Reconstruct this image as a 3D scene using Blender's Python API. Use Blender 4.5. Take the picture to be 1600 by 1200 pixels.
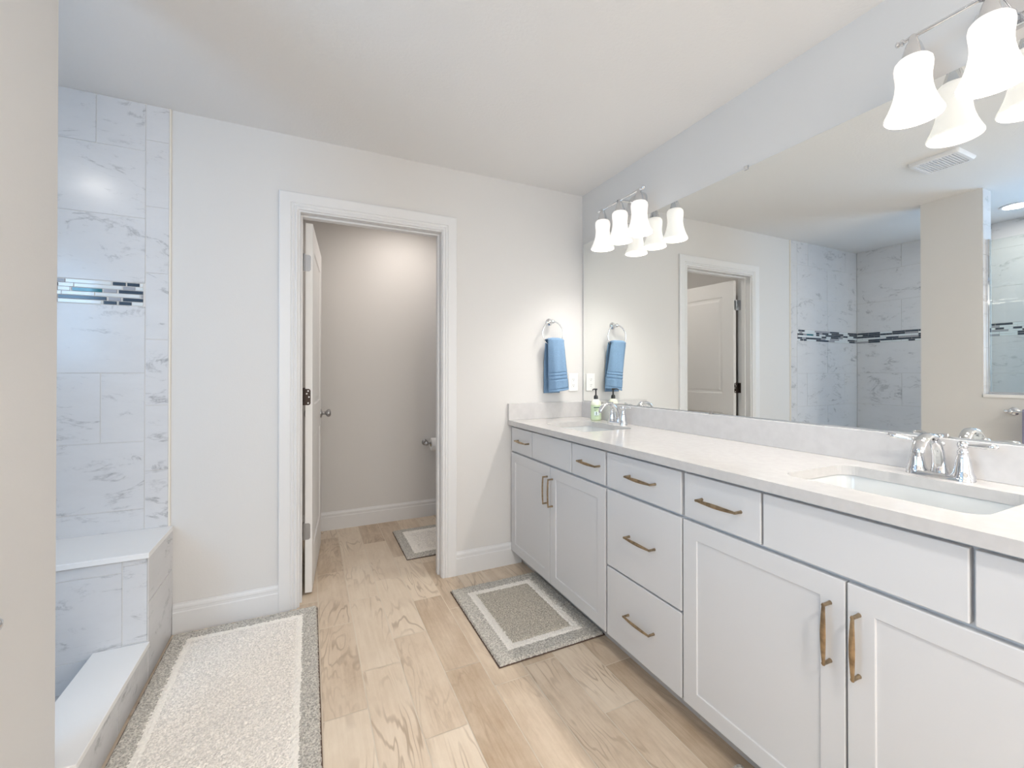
import bpy, bmesh, math, random
from math import sin, cos, pi, sqrt, radians
from mathutils import Vector, Matrix, noise

for o in list(bpy.data.objects):
    bpy.data.objects.remove(o, do_unlink=True)
scn = bpy.context.scene
COL = scn.collection
random.seed(7)

# ------------------------------------------------------------------ camera
cam_d = bpy.data.cameras.new('camera')
cam = bpy.data.objects.new('camera', cam_d)
COL.objects.link(cam)
cam.location = (0, 0, 1.2122)
cam.rotation_euler = (pi / 2 + 0.0048, 0, -0.4492)
cam_d.sensor_fit = 'HORIZONTAL'
cam_d.sensor_width = 36
cam_d.lens = 681.4 / 1600 * 36
cam_d.shift_x = -(812.35 - 800) / 1600
cam_d.shift_y = -(600 - 579.95) / 1600
cam_d.clip_start = 0.02
scn.camera = cam

# ------------------------------------------------------------------ world and light
world = bpy.data.worlds.new('world')
scn.world = world
world.use_nodes = True
wn = world.node_tree.nodes
wl = world.node_tree.links
bgn = wn['Background']
sky = wn.new('ShaderNodeTexSky')
sky.sky_type = 'PREETHAM'
sky.sun_direction = (0.3, -0.4, 0.85)
wl.new(sky.outputs[0], bgn.inputs[0])
bgn.inputs[1].default_value = 0.25

scn.view_settings.view_transform = 'Standard'
scn.view_settings.look = 'None'
scn.view_settings.exposure = 0.57
scn.view_settings.gamma = 1.0
scn.view_settings.use_curve_mapping = False


def area(name, loc, rot, sx, sy, power, col):
    l = bpy.data.lights.new(name, 'AREA')
    l.shape = 'RECTANGLE'
    l.size = sx
    l.size_y = sy
    l.energy = power
    l.color = col
    o = bpy.data.objects.new(name, l)
    COL.objects.link(o)
    o.location = loc
    o.rotation_euler = rot
    return o


# daylight through the shower window (outer wall of the shower); added fill light behind the camera
area('shower_window_daylight', (-1.69, 0.45, 1.68), (0, -pi / 2, 0), 0.8, 0.8, 16, (0.38, 0.66, 1.0))
area('added_rear_fill', (0.5, -1.83, 1.45), (pi / 2, 0, 0), 1.7, 1.5, 25, (1.0, 0.95, 0.88))

BULB = 245.0
CAN = {'shower': 60.0, 'room': 390.0, 'toilet': 84.0}  # room and toilet entries are unseen lights added for fill

# ------------------------------------------------------------------ dimensions
H = 2.44
D = 2.5354        # back wall
W = 1.7035        # vanity wall
XL = -0.61        # left wall
XS = -1.657       # shower outer wall
YR = -1.8         # rear wall
YW = 3.69         # far wall of the toilet room


# ------------------------------------------------------------------ materials
def mat(name, col, rough=0.5, metal=0.0, spec=0.5, bump=0.0, bscale=200.0, coat=0.0, var=0.0):
    m = bpy.data.materials.new(name)
    m.use_nodes = True
    nt = m.node_tree
    b = nt.nodes['Principled BSDF']
    b.inputs['Base Color'].default_value = (*col, 1)
    b.inputs['Roughness'].default_value = rough
    b.inputs['Metallic'].default_value = metal
    b.inputs['Specular IOR Level'].default_value = spec
    b.inputs['Coat Weight'].default_value = coat
    if bump or var:
        tc = nt.nodes.new('ShaderNodeTexCoord')
        n = nt.nodes.new('ShaderNodeTexNoise')
        n.inputs['Scale'].default_value = bscale
        n.inputs['Detail'].default_value = 4
        nt.links.new(tc.outputs['Object'], n.inputs['Vector'])
        if bump:
            bp = nt.nodes.new('ShaderNodeBump')
            bp.inputs['Strength'].default_value = bump
            bp.inputs['Distance'].default_value = 0.002
            nt.links.new(n.outputs['Fac'], bp.inputs['Height'])
            nt.links.new(bp.outputs['Normal'], b.inputs['Normal'])
        if var:
            r = nt.nodes.new('ShaderNodeValToRGB')
            r.color_ramp.elements[0].position = 0.35
            r.color_ramp.elements[1].position = 0.65
            r.color_ramp.elements[0].color = (*[c * (1 - var) for c in col], 1)
            r.color_ramp.elements[1].color = (*[min(1, c * (1 + var)) for c in col], 1)
            nt.links.new(n.outputs['Fac'], r.inputs['Fac'])
            nt.links.new(r.outputs['Color'], b.inputs['Base Color'])
    return m


M = {}
M['wall'] = mat('wall_paint', (0.715, 0.702, 0.688), 0.75, bump=0.12, bscale=160)
M['ceiling'] = mat('ceiling_paint', (0.81, 0.80, 0.79), 0.9, bump=0.45, bscale=75)
M['trim'] = mat('trim_paint', (0.76, 0.76, 0.765), 0.35)
M['door'] = mat('door_paint', (0.85, 0.845, 0.84), 0.4)
M['cab'] = mat('cabinet_paint', (0.68, 0.675, 0.68), 0.38)
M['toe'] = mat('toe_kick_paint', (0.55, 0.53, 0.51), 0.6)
M['quartz'] = mat('white_quartz', (0.61, 0.588, 0.572), 0.12, var=0.025, bscale=45)
M['splash'] = mat('quartz_backsplash', (0.62, 0.605, 0.60), 0.22, var=0.03, bscale=30)
M['curbstone'] = mat('solid_white_slab', (0.88, 0.87, 0.86), 0.25)
M['china'] = mat('white_china', (0.64, 0.65, 0.645), 0.08)
M['chrome'] = mat('chrome', (0.74, 0.75, 0.77), 0.05, 1.0)
M['nickel'] = mat('satin_nickel', (0.42, 0.42, 0.43), 0.28, 1.0)
M['bronze'] = mat('dark_bronze_plate', (0.05, 0.035, 0.03), 0.4, 0.6)
M['brass'] = mat('antique_brass', (0.36, 0.275, 0.18), 0.32, 1.0, var=0.25, bscale=60)
M['grout'] = mat('pale_grout', (0.70, 0.68, 0.66), 0.9)
M['fgrout'] = mat('beige_floor_grout', (0.74, 0.66, 0.55), 0.9)
M['caulk'] = mat('cream_caulk', (0.80, 0.76, 0.69), 0.6)
M['black'] = mat('black_plastic', (0.015, 0.015, 0.015), 0.3)
M['plate'] = mat('white_plastic', (0.88, 0.88, 0.88), 0.3)
M['slot'] = mat('dark_slot', (0.05, 0.05, 0.05), 0.6)
M['soap'] = mat('pale_green_soap', (0.66, 0.76, 0.50), 0.15)
M['soapneck'] = mat('creamy_bottle_shoulder', (0.84, 0.84, 0.70), 0.2)
M['label'] = mat('pale_green_label', (0.62, 0.75, 0.52), 0.5)
M['ink'] = mat('dark_green_ink', (0.04, 0.10, 0.07), 0.5)
M['inkpale'] = mat('pale_print', (0.80, 0.90, 0.88), 0.5)
M['towel'] = mat('blue_terry', (0.19, 0.31, 0.47), 0.95, bump=0.9, bscale=420, var=0.16)
M['towelband'] = mat('blue_terry_band', (0.15, 0.26, 0.42), 0.95, bump=0.4, bscale=300)
M['lav'] = mat('lavender_terry', (0.42, 0.41, 0.58), 0.95, bump=0.8, bscale=400, var=0.1)
M['paper'] = mat('toilet_paper', (0.88, 0.87, 0.85), 0.95, bump=0.2, bscale=300)
M['card'] = mat('cardboard_core', (0.45, 0.34, 0.22), 0.9)
M['rug_grey'] = mat('grey_pile', (0.50, 0.475, 0.43), 1.0, var=0.40, bscale=170)
M['rug_cream'] = mat('cream_pile', (0.88, 0.84, 0.78), 1.0, var=0.06, bscale=170)
M['rug_mix'] = mat('cream_grey_pile', (0.80, 0.755, 0.70), 1.0, var=0.22, bscale=170)
M['rug_taupe'] = mat('taupe_pile', (0.52, 0.475, 0.40), 1.0, var=0.42, bscale=230)
M['rug_back'] = mat('brown_rug_backing', (0.10, 0.065, 0.05), 0.9)
M['tile_dark'] = mat('navy_slate_mosaic', (0.035, 0.05, 0.075), 0.15)
M['tile_teal'] = mat('teal_glass_mosaic', (0.02, 0.16, 0.20), 0.05)
M['tile_grey'] = mat('grey_mosaic', (0.36, 0.36, 0.39), 0.25)
M['tile_lite'] = mat('pale_glass_mosaic', (0.74, 0.78, 0.80), 0.08)
M['vent'] = mat('vent_plastic', (0.80, 0.81, 0.84), 0.5)
M['sky_pane'] = mat('frosted_daylight_pane', (0.8, 0.85, 0.9), 0.4)


def emit(name, col, s, base=(0.8, 0.8, 0.8)):
    m = mat(name, base, 0.4)
    b = m.node_tree.nodes['Principled BSDF']
    b.inputs['Emission Color'].default_value = (*col, 1)
    b.inputs['Emission Strength'].default_value = s
    return m


M['bulb'] = emit('lit_bulb', (1.0, 0.95, 0.88), BULB)
for k_, c_ in (('shower', (1.0, 0.95, 0.88)), ('room', (1.0, 0.95, 0.88)), ('toilet', (1.0, 0.92, 0.85))):
    M['can_' + k_] = emit('lit_lens_' + k_, c_, CAN[k_])


def shade_mat():
    m = bpy.data.materials.new('white_opal_glass')
    m.use_nodes = True
    nt = m.node_tree
    for n in list(nt.nodes):
        nt.nodes.remove(n)
    out = nt.nodes.new('ShaderNodeOutputMaterial')
    df = nt.nodes.new('ShaderNodeBsdfDiffuse')
    tr = nt.nodes.new('ShaderNodeBsdfTranslucent')
    em = nt.nodes.new('ShaderNodeEmission')
    mx = nt.nodes.new('ShaderNodeMixShader')
    ad = nt.nodes.new('ShaderNodeAddShader')
    df.inputs[0].default_value = (0.9, 0.88, 0.86, 1)
    tr.inputs[0].default_value = (0.9, 0.88, 0.85, 1)
    mx.inputs[0].default_value = 0.022
    em.inputs[0].default_value = (1, 0.95, 0.89, 1)
    em.inputs[1].default_value = 0.30
    nt.links.new(df.outputs[0], mx.inputs[1])
    nt.links.new(tr.outputs[0], mx.inputs[2])
    nt.links.new(mx.outputs[0], ad.inputs[0])
    nt.links.new(em.outputs[0], ad.inputs[1])
    nt.links.new(ad.outputs[0], out.inputs[0])
    return m


M['shade'] = shade_mat()


def glass_mat():
    m = bpy.data.materials.new('clear_shower_glass')
    m.use_nodes = True
    nt = m.node_tree
    for n in list(nt.nodes):
        nt.nodes.remove(n)
    out = nt.nodes.new('ShaderNodeOutputMaterial')
    t = nt.nodes.new('ShaderNodeBsdfTransparent')
    g = nt.nodes.new('ShaderNodeBsdfGlossy')
    fr = nt.nodes.new('ShaderNodeFresnel')
    mx = nt.nodes.new('ShaderNodeMixShader')
    t.inputs[0].default_value = (0.95, 0.98, 0.97, 1)
    g.inputs['Roughness'].default_value = 0.0
    gm = nt.nodes.new('ShaderNodeNewGeometry')
    io = nt.nodes.new('ShaderNodeMix')
    io.inputs['A'].default_value = 1.5
    io.inputs['B'].default_value = 1 / 1.5
    nt.links.new(gm.outputs['Backfacing'], io.inputs['Factor'])
    nt.links.new(io.outputs['Result'], fr.inputs['IOR'])
    nt.links.new(fr.outputs[0], mx.inputs[0])
    nt.links.new(t.outputs[0], mx.inputs[1])
    nt.links.new(g.outputs[0], mx.inputs[2])
    nt.links.new(mx.outputs[0], out.inputs[0])
    return m


M['glass'] = glass_mat()
M['mirror'] = mat('mirror_silver', (0.90, 0.915, 0.90), 0.0, 1.0)


def marble_mat(name, base, vein, warm=0.0):
    """veined tile; every mesh island is one tile with its own piece of stone"""
    m = bpy.data.materials.new(name)
    m.use_nodes = True
    nt = m.node_tree
    N = nt.nodes
    L = nt.links
    b = N['Principled BSDF']
    b.inputs['Roughness'].default_value = 0.22
    tc = N.new('ShaderNodeTexCoord')
    geo = N.new('ShaderNodeNewGeometry')
    mul = N.new('ShaderNodeVectorMath')
    mul.operation = 'SCALE'
    comb = N.new('ShaderNodeCombineXYZ')
    for i in range(3):
        L.new(geo.outputs['Random Per Island'], comb.inputs[i])
    L.new(comb.outputs[0], mul.inputs[0])
    mul.inputs['Scale'].default_value = 37.0
    add = N.new('ShaderNodeVectorMath')
    L.new(tc.outputs['Object'], add.inputs[0])
    L.new(mul.outputs[0], add.inputs[1])
    mp = N.new('ShaderNodeMapping')
    mp.inputs['Rotation'].default_value = (0.4, 0.55, 0.5)
    mp.inputs['Scale'].default_value = (1.0, 1.0, 2.3)
    L.new(add.outputs[0], mp.inputs['Vector'])
    n1 = N.new('ShaderNodeTexNoise')
    n1.inputs['Scale'].default_value = 2.6
    n1.inputs['Detail'].default_value = 9
    n1.inputs['Roughness'].default_value = 0.62
    n1.inputs['Distortion'].default_value = 0.9
    L.new(mp.outputs[0], n1.inputs['Vector'])
    s = N.new('ShaderNodeMath')
    s.operation = 'SUBTRACT'
    s.inputs[1].default_value = 0.5
    L.new(n1.outputs['Fac'], s.inputs[0])
    ab = N.new('ShaderNodeMath')
    ab.operation = 'ABSOLUTE'
    L.new(s.outputs[0], ab.inputs[0])
    r1 = N.new('ShaderNodeValToRGB')
    r1.color_ramp.elements[0].position = 0.0
    r1.color_ramp.elements[0].color = (1, 1, 1, 1)
    r1.color_ramp.elements[1].position = 0.028
    r1.color_ramp.elements[1].color = (0, 0, 0, 1)
    L.new(ab.outputs[0], r1.inputs['Fac'])
    n2 = N.new('ShaderNodeTexNoise')
    n2.inputs['Scale'].default_value = 5.0
    n2.inputs['Detail'].default_value = 6
    n2.inputs['Roughness'].default_value = 0.7
    L.new(mp.outputs[0], n2.inputs['Vector'])
    r2 = N.new('ShaderNodeValToRGB')
    r2.color_ramp.elements[0].position = 0.50
    r2.color_ramp.elements[0].color = (0, 0, 0, 1)
    r2.color_ramp.elements[1].position = 0.72
    r2.color_ramp.elements[1].color = (1, 1, 1, 1)
    L.new(n2.outputs['Fac'], r2.inputs['Fac'])
    mm = N.new('ShaderNodeMath')
    mm.operation = 'MULTIPLY'
    L.new(r1.outputs['Color'], mm.inputs[0])
    L.new(r2.outputs['Color'], mm.inputs[1])
    cl = N.new('ShaderNodeMix')
    cl.data_type = 'RGBA'
    cl.inputs['A'].default_value = (*base, 1)
    cl.inputs['B'].default_value = (*[c * 0.86 for c in base], 1)
    L.new(n2.outputs['Fac'], cl.inputs['Factor'])
    mx = N.new('ShaderNodeMix')
    mx.data_type = 'RGBA'
    mx.inputs['B'].default_value = (*vein, 1)
    L.new(cl.outputs['Result'], mx.inputs['A'])
    L.new(mm.outputs[0], mx.inputs['Factor'])
    L.new(mx.outputs['Result'], b.inputs['Base Color'])
    return m


M['marble'] = marble_mat('grey_white_marble_tile', (0.74, 0.735, 0.745), (0.20, 0.20, 0.21))
M['marble_floor'] = marble_mat('shower_floor_marble', (0.55, 0.55, 0.56), (0.2, 0.2, 0.21))


def wood_mat():
    m = bpy.data.materials.new('wood_look_porcelain_plank')
    m.use_nodes = True
    nt = m.node_tree
    N = nt.nodes
    L = nt.links
    b = N['Principled BSDF']
    b.inputs['Roughness'].default_value = 0.38
    tc = N.new('ShaderNodeTexCoord')
    geo = N.new('ShaderNodeNewGeometry')
    comb = N.new('ShaderNodeCombineXYZ')
    for i in range(3):
        L.new(geo.outputs['Random Per Island'], comb.inputs[i])
    mul = N.new('ShaderNodeVectorMath')
    mul.operation = 'SCALE'
    mul.inputs['Scale'].default_value = 53.0
    L.new(comb.outputs[0], mul.inputs[0])
    add = N.new('ShaderNodeVectorMath')
    L.new(tc.outputs['Object'], add.inputs[0])
    L.new(mul.outputs[0], add.inputs[1])
    mp = N.new('ShaderNodeMapping')
    mp.inputs['Scale'].default_value = (7.0, 1.1, 1.0)
    L.new(add.outputs[0], mp.inputs['Vector'])
    # broad cathedral figure
    n0 = N.new('ShaderNodeTexNoise')
    n0.inputs['Scale'].default_value = 1.0
    n0.inputs['Detail'].default_value = 3
    n0.inputs['Distortion'].default_value = 0.6
    L.new(mp.outputs[0], n0.inputs['Vector'])
    m1 = N.new('ShaderNodeMath')
    m1.operation = 'MULTIPLY'
    m1.inputs[1].default_value = 80.0
    L.new(n0.outputs['Fac'], m1.inputs[0])
    sn = N.new('ShaderNodeMath')
    sn.operation = 'SINE'
    L.new(m1.outputs[0], sn.inputs[0])
    r0 = N.new('ShaderNodeValToRGB')
    r0.color_ramp.elements[0].position = 0.45
    r0.color_ramp.elements[0].color = (0, 0, 0, 1)
    r0.color_ramp.elements[1].position = 1.0
    r0.color_ramp.elements[1].color = (1, 1, 1, 1)
    L.new(sn.outputs[0], r0.inputs['Fac'])
    # where figure shows
    nm = N.new('ShaderNodeTexNoise')
    nm.inputs['Scale'].default_value = 3.0
    nm.inputs['Detail'].default_value = 4
    L.new(add.outputs[0], nm.inputs['Vector'])
    rm = N.new('ShaderNodeValToRGB')
    rm.color_ramp.elements[0].position = 0.44
    rm.color_ramp.elements[0].color = (0, 0, 0, 1)
    rm.color_ramp.elements[1].position = 0.68
    rm.color_ramp.elements[1].color = (1, 1, 1, 1)
    L.new(nm.outputs['Fac'], rm.inputs['Fac'])
    fm = N.new('ShaderNodeMath')
    fm.operation = 'MULTIPLY'
    L.new(r0.outputs['Color'], fm.inputs[0])
    L.new(rm.outputs['Color'], fm.inputs[1])
    # fine fibre
    mp2 = N.new('ShaderNodeMapping')
    mp2.inputs['Scale'].default_value = (70.0, 3.0, 1.0)
    L.new(add.outputs[0], mp2.inputs['Vector'])
    nf = N.new('ShaderNodeTexNoise')
    nf.inputs['Scale'].default_value = 1.0
    nf.inputs['Detail'].default_value = 6
    nf.inputs['Roughness'].default_value = 0.65
    L.new(mp2.outputs[0], nf.inputs['Vector'])
    # blotches
    nb = N.new('ShaderNodeTexNoise')
    nb.inputs['Scale'].default_value = 6.0
    nb.inputs['Detail'].default_value = 5
    nb.inputs['Roughness'].default_value = 0.72
    mpb = N.new('ShaderNodeMapping')
    mpb.inputs['Scale'].default_value = (1.6, 0.6, 1.0)
    L.new(add.outputs[0], mpb.inputs['Vector'])
    L.new(mpb.outputs[0], nb.inputs['Vector'])
    base = N.new('ShaderNodeValToRGB')
    e = base.color_ramp.elements
    e[0].position = 0.0
    e[0].color = (0.45, 0.33, 0.22, 1)
    e[1].position = 1.0
    e[1].color = (0.80, 0.685, 0.55, 1)
    e2 = base.color_ramp.elements.new(0.5)
    e2.color = (0.68, 0.555, 0.425, 1)
    av = N.new('ShaderNodeMath')
    av.operation = 'ADD'
    L.new(nb.outputs['Fac'], av.inputs[0])
    rnd = N.new('ShaderNodeMath')
    rnd.operation = 'MULTIPLY_ADD'
    rnd.inputs[1].default_value = 0.70
    rnd.inputs[2].default_value = -0.35
    L.new(geo.outputs['Random Per Island'], rnd.inputs[0])
    L.new(rnd.outputs[0], av.inputs[1])
    av2 = N.new('ShaderNodeMath')
    av2.operation = 'MULTIPLY_ADD'
    av2.inputs[1].default_value = 0.6
    L.new(nf.outputs['Fac'], av2.inputs[0])
    sub = N.new('ShaderNodeMath')
    sub.operation = 'SUBTRACT'
    sub.inputs[1].default_value = 0.3
    L.new(av.outputs[0], sub.inputs[0])
    L.new(sub.outputs[0], av2.inputs[2])
    L.new(av2.outputs[0], base.inputs['Fac'])
    mx = N.new('ShaderNodeMix')
    mx.data_type = 'RGBA'
    mx.inputs['B'].default_value = (0.36, 0.26, 0.175, 1)
    L.new(base.outputs['Color'], mx.inputs['A'])
    fs = N.new('ShaderNodeMath')
    fs.operation = 'MULTIPLY'
    fs.inputs[1].default_value = 0.72
    L.new(fm.outputs[0], fs.inputs[0])
    L.new(fs.outputs[0], mx.inputs['Factor'])
    L.new(mx.outputs['Result'], b.inputs['Base Color'])
    return m


M['wood'] = wood_mat()


# ------------------------------------------------------------------ mesh helpers
def box(bm, x0, x1, y0, y1, z0, z1, mi=0, bev=0.0, seg=2):
    vs = [bm.verts.new((x, y, z)) for x in (x0, x1) for y in (y0, y1) for z in (z0, z1)]
    idx = [(0, 1, 3, 2), (4, 6, 7, 5), (0, 4, 5, 1), (2, 3, 7, 6), (0, 2, 6, 4), (1, 5, 7, 3)]
    fs = [bm.faces.new([vs[i] for i in f]) for f in idx]
    for f in fs:
        f.material_index = mi
    if bev > 0:
        es = list({e for f in fs for e in f.edges})
        r = bmesh.ops.bevel(bm, geom=es, offset=bev, segments=seg, profile=0.5, affect='EDGES')
        for f in r['faces']:
            f.material_index = mi
    return fs


def lathe(bm, prof, seg=32, cx=0, cy=0, cz=0, axis='z', mi=0, cap=True, cap_end=None):
    """prof: (radius, height) pairs"""
    rings = []
    for r, h in prof:
        ring = []
        for i in range(seg):
            a = 2 * pi * i / seg
            p = (r * cos(a), r * sin(a), h)
            if axis == 'x':
                p = (p[2], p[0], p[1])
            elif axis == 'y':
                p = (p[1], p[2], p[0])
            ring.append(bm.verts.new((p[0] + cx, p[1] + cy, p[2] + cz)))
        rings.append(ring)
    for a, b in zip(rings[:-1], rings[1:]):
        for i in range(seg):
            j = (i + 1) % seg
            bm.faces.new((a[i], a[j], b[j], b[i])).material_index = mi
    ce = cap if cap_end is None else cap_end
    if cap:
        bm.faces.new(list(reversed(rings[0]))).material_index = mi
    if ce:
        bm.faces.new(rings[-1]).material_index = mi
    return rings


def tube(bm, pts, rad, seg=12, mi=0, cap=True, flat=None, up=None):
    """sweep a circle (or ellipse: flat = list of (ra, rb)) along points"""
    pts = [Vector(p) for p in pts]
    n = len(pts)
    rings = []
    ref = Vector(up) if up else Vector((0, 0, 1))
    prev = None
    for i, p in enumerate(pts):
        t = (pts[min(i + 1, n - 1)] - pts[max(i - 1, 0)]).normalized()
        if prev is None:
            u = ref - t * ref.dot(t)
            if u.length < 1e-4:
                u = Vector((1, 0, 0)) - t * t.x
            u.normalize()
        else:
            u = prev - t * prev.dot(t)
            u.normalize()
        prev = u
        v = t.cross(u)
        if flat:
            ra, rb = flat[i]
        else:
            ra = rb = rad[i] if isinstance(rad, (list, tuple)) else rad
        rings.append([bm.verts.new(p + u * (ra * cos(2 * pi * k / seg)) + v * (rb * sin(2 * pi * k / seg))) for k in range(seg)])
    for a, b in zip(rings[:-1], rings[1:]):
        for i in range(seg):
            j = (i + 1) % seg
            bm.faces.new((a[i], a[j], b[j], b[i])).material_index = mi
    if cap:
        bm.faces.new(list(reversed(rings[0]))).material_index = mi
        bm.faces.new(rings[-1]).material_index = mi


def torus(bm, c, R, r, axis='y', seg=48, sub=10):
    rings = []
    for i in range(seg):
        a = 2 * pi * i / seg
        ring = []
        for j in range(sub):
            b = 2 * pi * j / sub
            rr = R + r * cos(b)
            p = (rr * cos(a), r * sin(b), rr * sin(a))
            ring.append(bm.verts.new((p[0] + c[0], p[1] + c[1], p[2] + c[2])))
        rings.append(ring)
    for i in range(seg):
        a, b = rings[i], rings[(i + 1) % seg]
        for j in range(sub):
            k = (j + 1) % sub
            bm.faces.new((a[j], a[k], b[k], b[j]))


def obj(name, bm, mats, parent=None, smooth=None, loc=None, recalc=True):
    """link a bmesh as one object; smooth = auto-smooth angle in degrees"""
    if recalc:
        bmesh.ops.recalc_face_normals(bm, faces=bm.faces[:])
    if smooth is not None:
        ang = radians(smooth)
        for f in bm.faces:
            f.smooth = True
        for e in bm.edges:
            if len(e.link_faces) == 2 and e.calc_face_angle(0) > ang:
                e.smooth = False
    me = bpy.data.meshes.new(name)
    bm.to_mesh(me)
    bm.free()
    for m in (mats if isinstance(mats, (list, tuple)) else [mats]):
        me.materials.append(m)
    o = bpy.data.objects.new(name, me)
    COL.objects.link(o)
    if parent:
        o.parent = parent
    if loc:
        o.location = loc
    return o


def struct(o):
    o['kind'] = 'structure'
    return o


def tag(o, label, cat, group=None):
    o['label'] = label
    o['category'] = cat
    if group:
        o['group'] = group
    return o


def thing(name, label, cat, loc=(0, 0, 0), rz=0, group=None):
    o = bpy.data.objects.new(name, None)
    o.empty_display_size = 0.05
    COL.objects.link(o)
    o.location = loc
    o.rotation_euler = (0, 0, rz)
    return tag(o, label, cat, group)


def off(bm, loc):
    """move world-coordinate geometry into the frame of a thing standing at loc"""
    bmesh.ops.translate(bm, verts=bm.verts[:], vec=-Vector(loc))
    return bm


def copy_tree(o, parent=None):
    c = o.copy()
    COL.objects.link(c)
    if parent:
        c.parent = parent
    for ch in list(o.children):
        copy_tree(ch, c)
    return c


def B():
    return bmesh.new()


# ------------------------------------------------------------------ structure: walls, ceiling, floor
JL, JR, JH = -0.045, 0.705, 2.052      # door rough opening (inside faces of the jamb)
bm = B()
box(bm, XS - 0.12, JL - 0.018, D, D + 0.12, 0, H)
box(bm, JR + 0.018, W + 0.12, D, D + 0.12, 0, H)
box(bm, JL - 0.018, JR + 0.018, D, D + 0.12, JH + 0.018, H)
struct(obj('wall_back', bm, M['wall']))

bm = B()
box(bm, W, W + 0.12, YR - 0.12, D, 0, H)
struct(obj('wall_right', bm, M['wall']))

bm = B()
box(bm, -0.735, XL, 1.27, 1.59, 0, H)            # full-height pier
box(bm, -0.735, XL, -0.2, 1.27, 0, 1.055)        # half wall under the glass
box(bm, -0.735, XL, YR, -0.2, 0, H)
struct(obj('wall_left', bm, M['wall']))

bm = B()
WX0, WX1, WZ0, WZ1 = -0.35, 1.35, 0.7, 2.2
box(bm, XL - 0.12, WX0, YR - 0.12, YR, 0, H)
box(bm, WX1, W, YR - 0.12, YR, 0, H)
box(bm, WX0, WX1, YR - 0.12, YR, 0, WZ0)
box(bm, WX0, WX1, YR - 0.12, YR, WZ1, H)
struct(obj('wall_rear', bm, M['wall']))

bm = B()
SY0, SY1, SZ0, SZ1 = 0.05, 0.85, 1.28, 2.08
xa, xb = XS - 0.12, XS - 0.012
box(bm, xa, xb, -0.32, SY0, 0, H)
box(bm, xa, xb, SY1, D, 0, H)
box(bm, xa, xb, SY0, SY1, 0, SZ0)
box(bm, xa, xb, SY0, SY1, SZ1, H)
struct(obj('wall_shower_outer', bm, M['wall']))
bm = B()
box(bm, xb, -0.735, -0.32, -0.2, 0, H)
struct(obj('wall_shower_front', bm, M['wall']))

bm = B()
box(bm, -0.30, -0.18, D + 0.12, YW, 0, H)
struct(obj('wall_toilet_room_left', bm, M['wall']))
bm = B()
box(bm, -0.30, W + 0.12, YW, YW + 0.12, 0, H)
struct(obj('wall_toilet_room_back', bm, M['wall']))
bm = B()
box(bm, W, W + 0.12, D + 0.12, YW, 0, H)
struct(obj('wall_toilet_room_right', bm, M['wall']))

bm = B()
box(bm, XS - 0.12, W + 0.12, YR - 0.12, YW + 0.12, H, H + 0.1)
struct(obj('ceiling', bm, M['ceiling']))

# floor: porcelain planks 0.152 x 0.61 laid along the room, grout just below
bm = B()
PW, PL = 0.1515, 0.61
x_start = 0.0425 - PW * 5
fx0, fx1, fy0, fy1 = -0.735, W + 0.1, YR, YW
joint0 = {5: 2.275, 6: 1.875, 7: 2.05, 8: 1.73, 4: 1.95, 9: 2.18, 10: 1.62, 3: 2.2}
for c in range(0, 17):
    xa, xb = x_start + c * PW, x_start + (c + 1) * PW
    xa2, xb2 = max(xa, fx0), min(xb, fx1)
    if xb2 - xa2 < 0.005:
        continue
    j = joint0.get(c, random.uniform(0, PL))
    y = j - math.ceil((j - fy0) / PL) * PL
    while y < fy1:
        ya, yb = max(y, fy0), min(y + PL, fy1)
        if yb - ya > 0.004:
            g = 0.0018
            vs = [bm.verts.new(p) for p in ((xa2 + g, ya + g, 0), (xb2 - g, ya + g, 0), (xb2 - g, yb - g, 0), (xa2 + g, yb - g, 0))]
            bm.faces.new(vs)
        y += PL
box(bm, fx0, fx1, fy0, fy1, -0.08, -0.0012, 1)
struct(obj('floor', bm, [M['wood'], M['fgrout']]))

bm = B()
box(bm, XS - 0.012, -0.735, -0.2, D, -0.08, 0.018, 1)
for i in range(20):
    for j in range(56):
        xa, ya = XS + 0.004 + i * 0.05, -0.2 + j * 0.05
        if xa + 0.047 < -0.735 and ya + 0.047 < D:
            vs = [bm.verts.new(p) for p in ((xa, ya, 0.0195), (xa + 0.047, ya, 0.0195), (xa + 0.047, ya + 0.047, 0.0195), (xa, ya + 0.047, 0.0195))]
            bm.faces.new(vs)
struct(obj('floor_shower', bm, [M['marble_floor'], M['grout']]))


# --- tiles
def tile_quad(bm, plane, c, a0, a1, z0, z1, sgn, mi=0, th=0.0025, g=0.0012):
    """one tile, a thin bevelled plate standing proud of the grout bed.
    plane 'y': a is x, plate faces -y ; plane 'x': a is y, plate faces sgn*x"""
    a0 += g; a1 -= g; z0 += g; z1 -= g
    if a1 - a0 < 0.003 or z1 - z0 < 0.003:
        return
    e = 0.0008
    def P(a, z, d):
        return (a, c + sgn * d, z) if plane == 'y' else (c + sgn * d, a, z)
    o = [bm.verts.new(P(a, z, 0)) for a, z in ((a0, z0), (a1, z0), (a1, z1), (a0, z1))]
    i = [bm.verts.new(P(a, z, th)) for a, z in ((a0 + e, z0 + e), (a1 - e, z0 + e), (a1 - e, z1 - e), (a0 + e, z1 - e))]
    bm.faces.new(i).material_index = mi
    for k in range(4):
        l = (k + 1) % 4
        bm.faces.new((o[k], o[l], i[l], i[k])).material_index = mi


ROWS = [(2.223, H), (1.915, 2.223), (1.62, 1.915), (1.213, 1.515), (0.904, 1.213), (0.600, 0.904), (0.295, 0.600), (0.018, 0.295)]
XE = -0.588      # outer edge of the tiled field on the back wall
XC = -0.674      # joint between field and edge column

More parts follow.
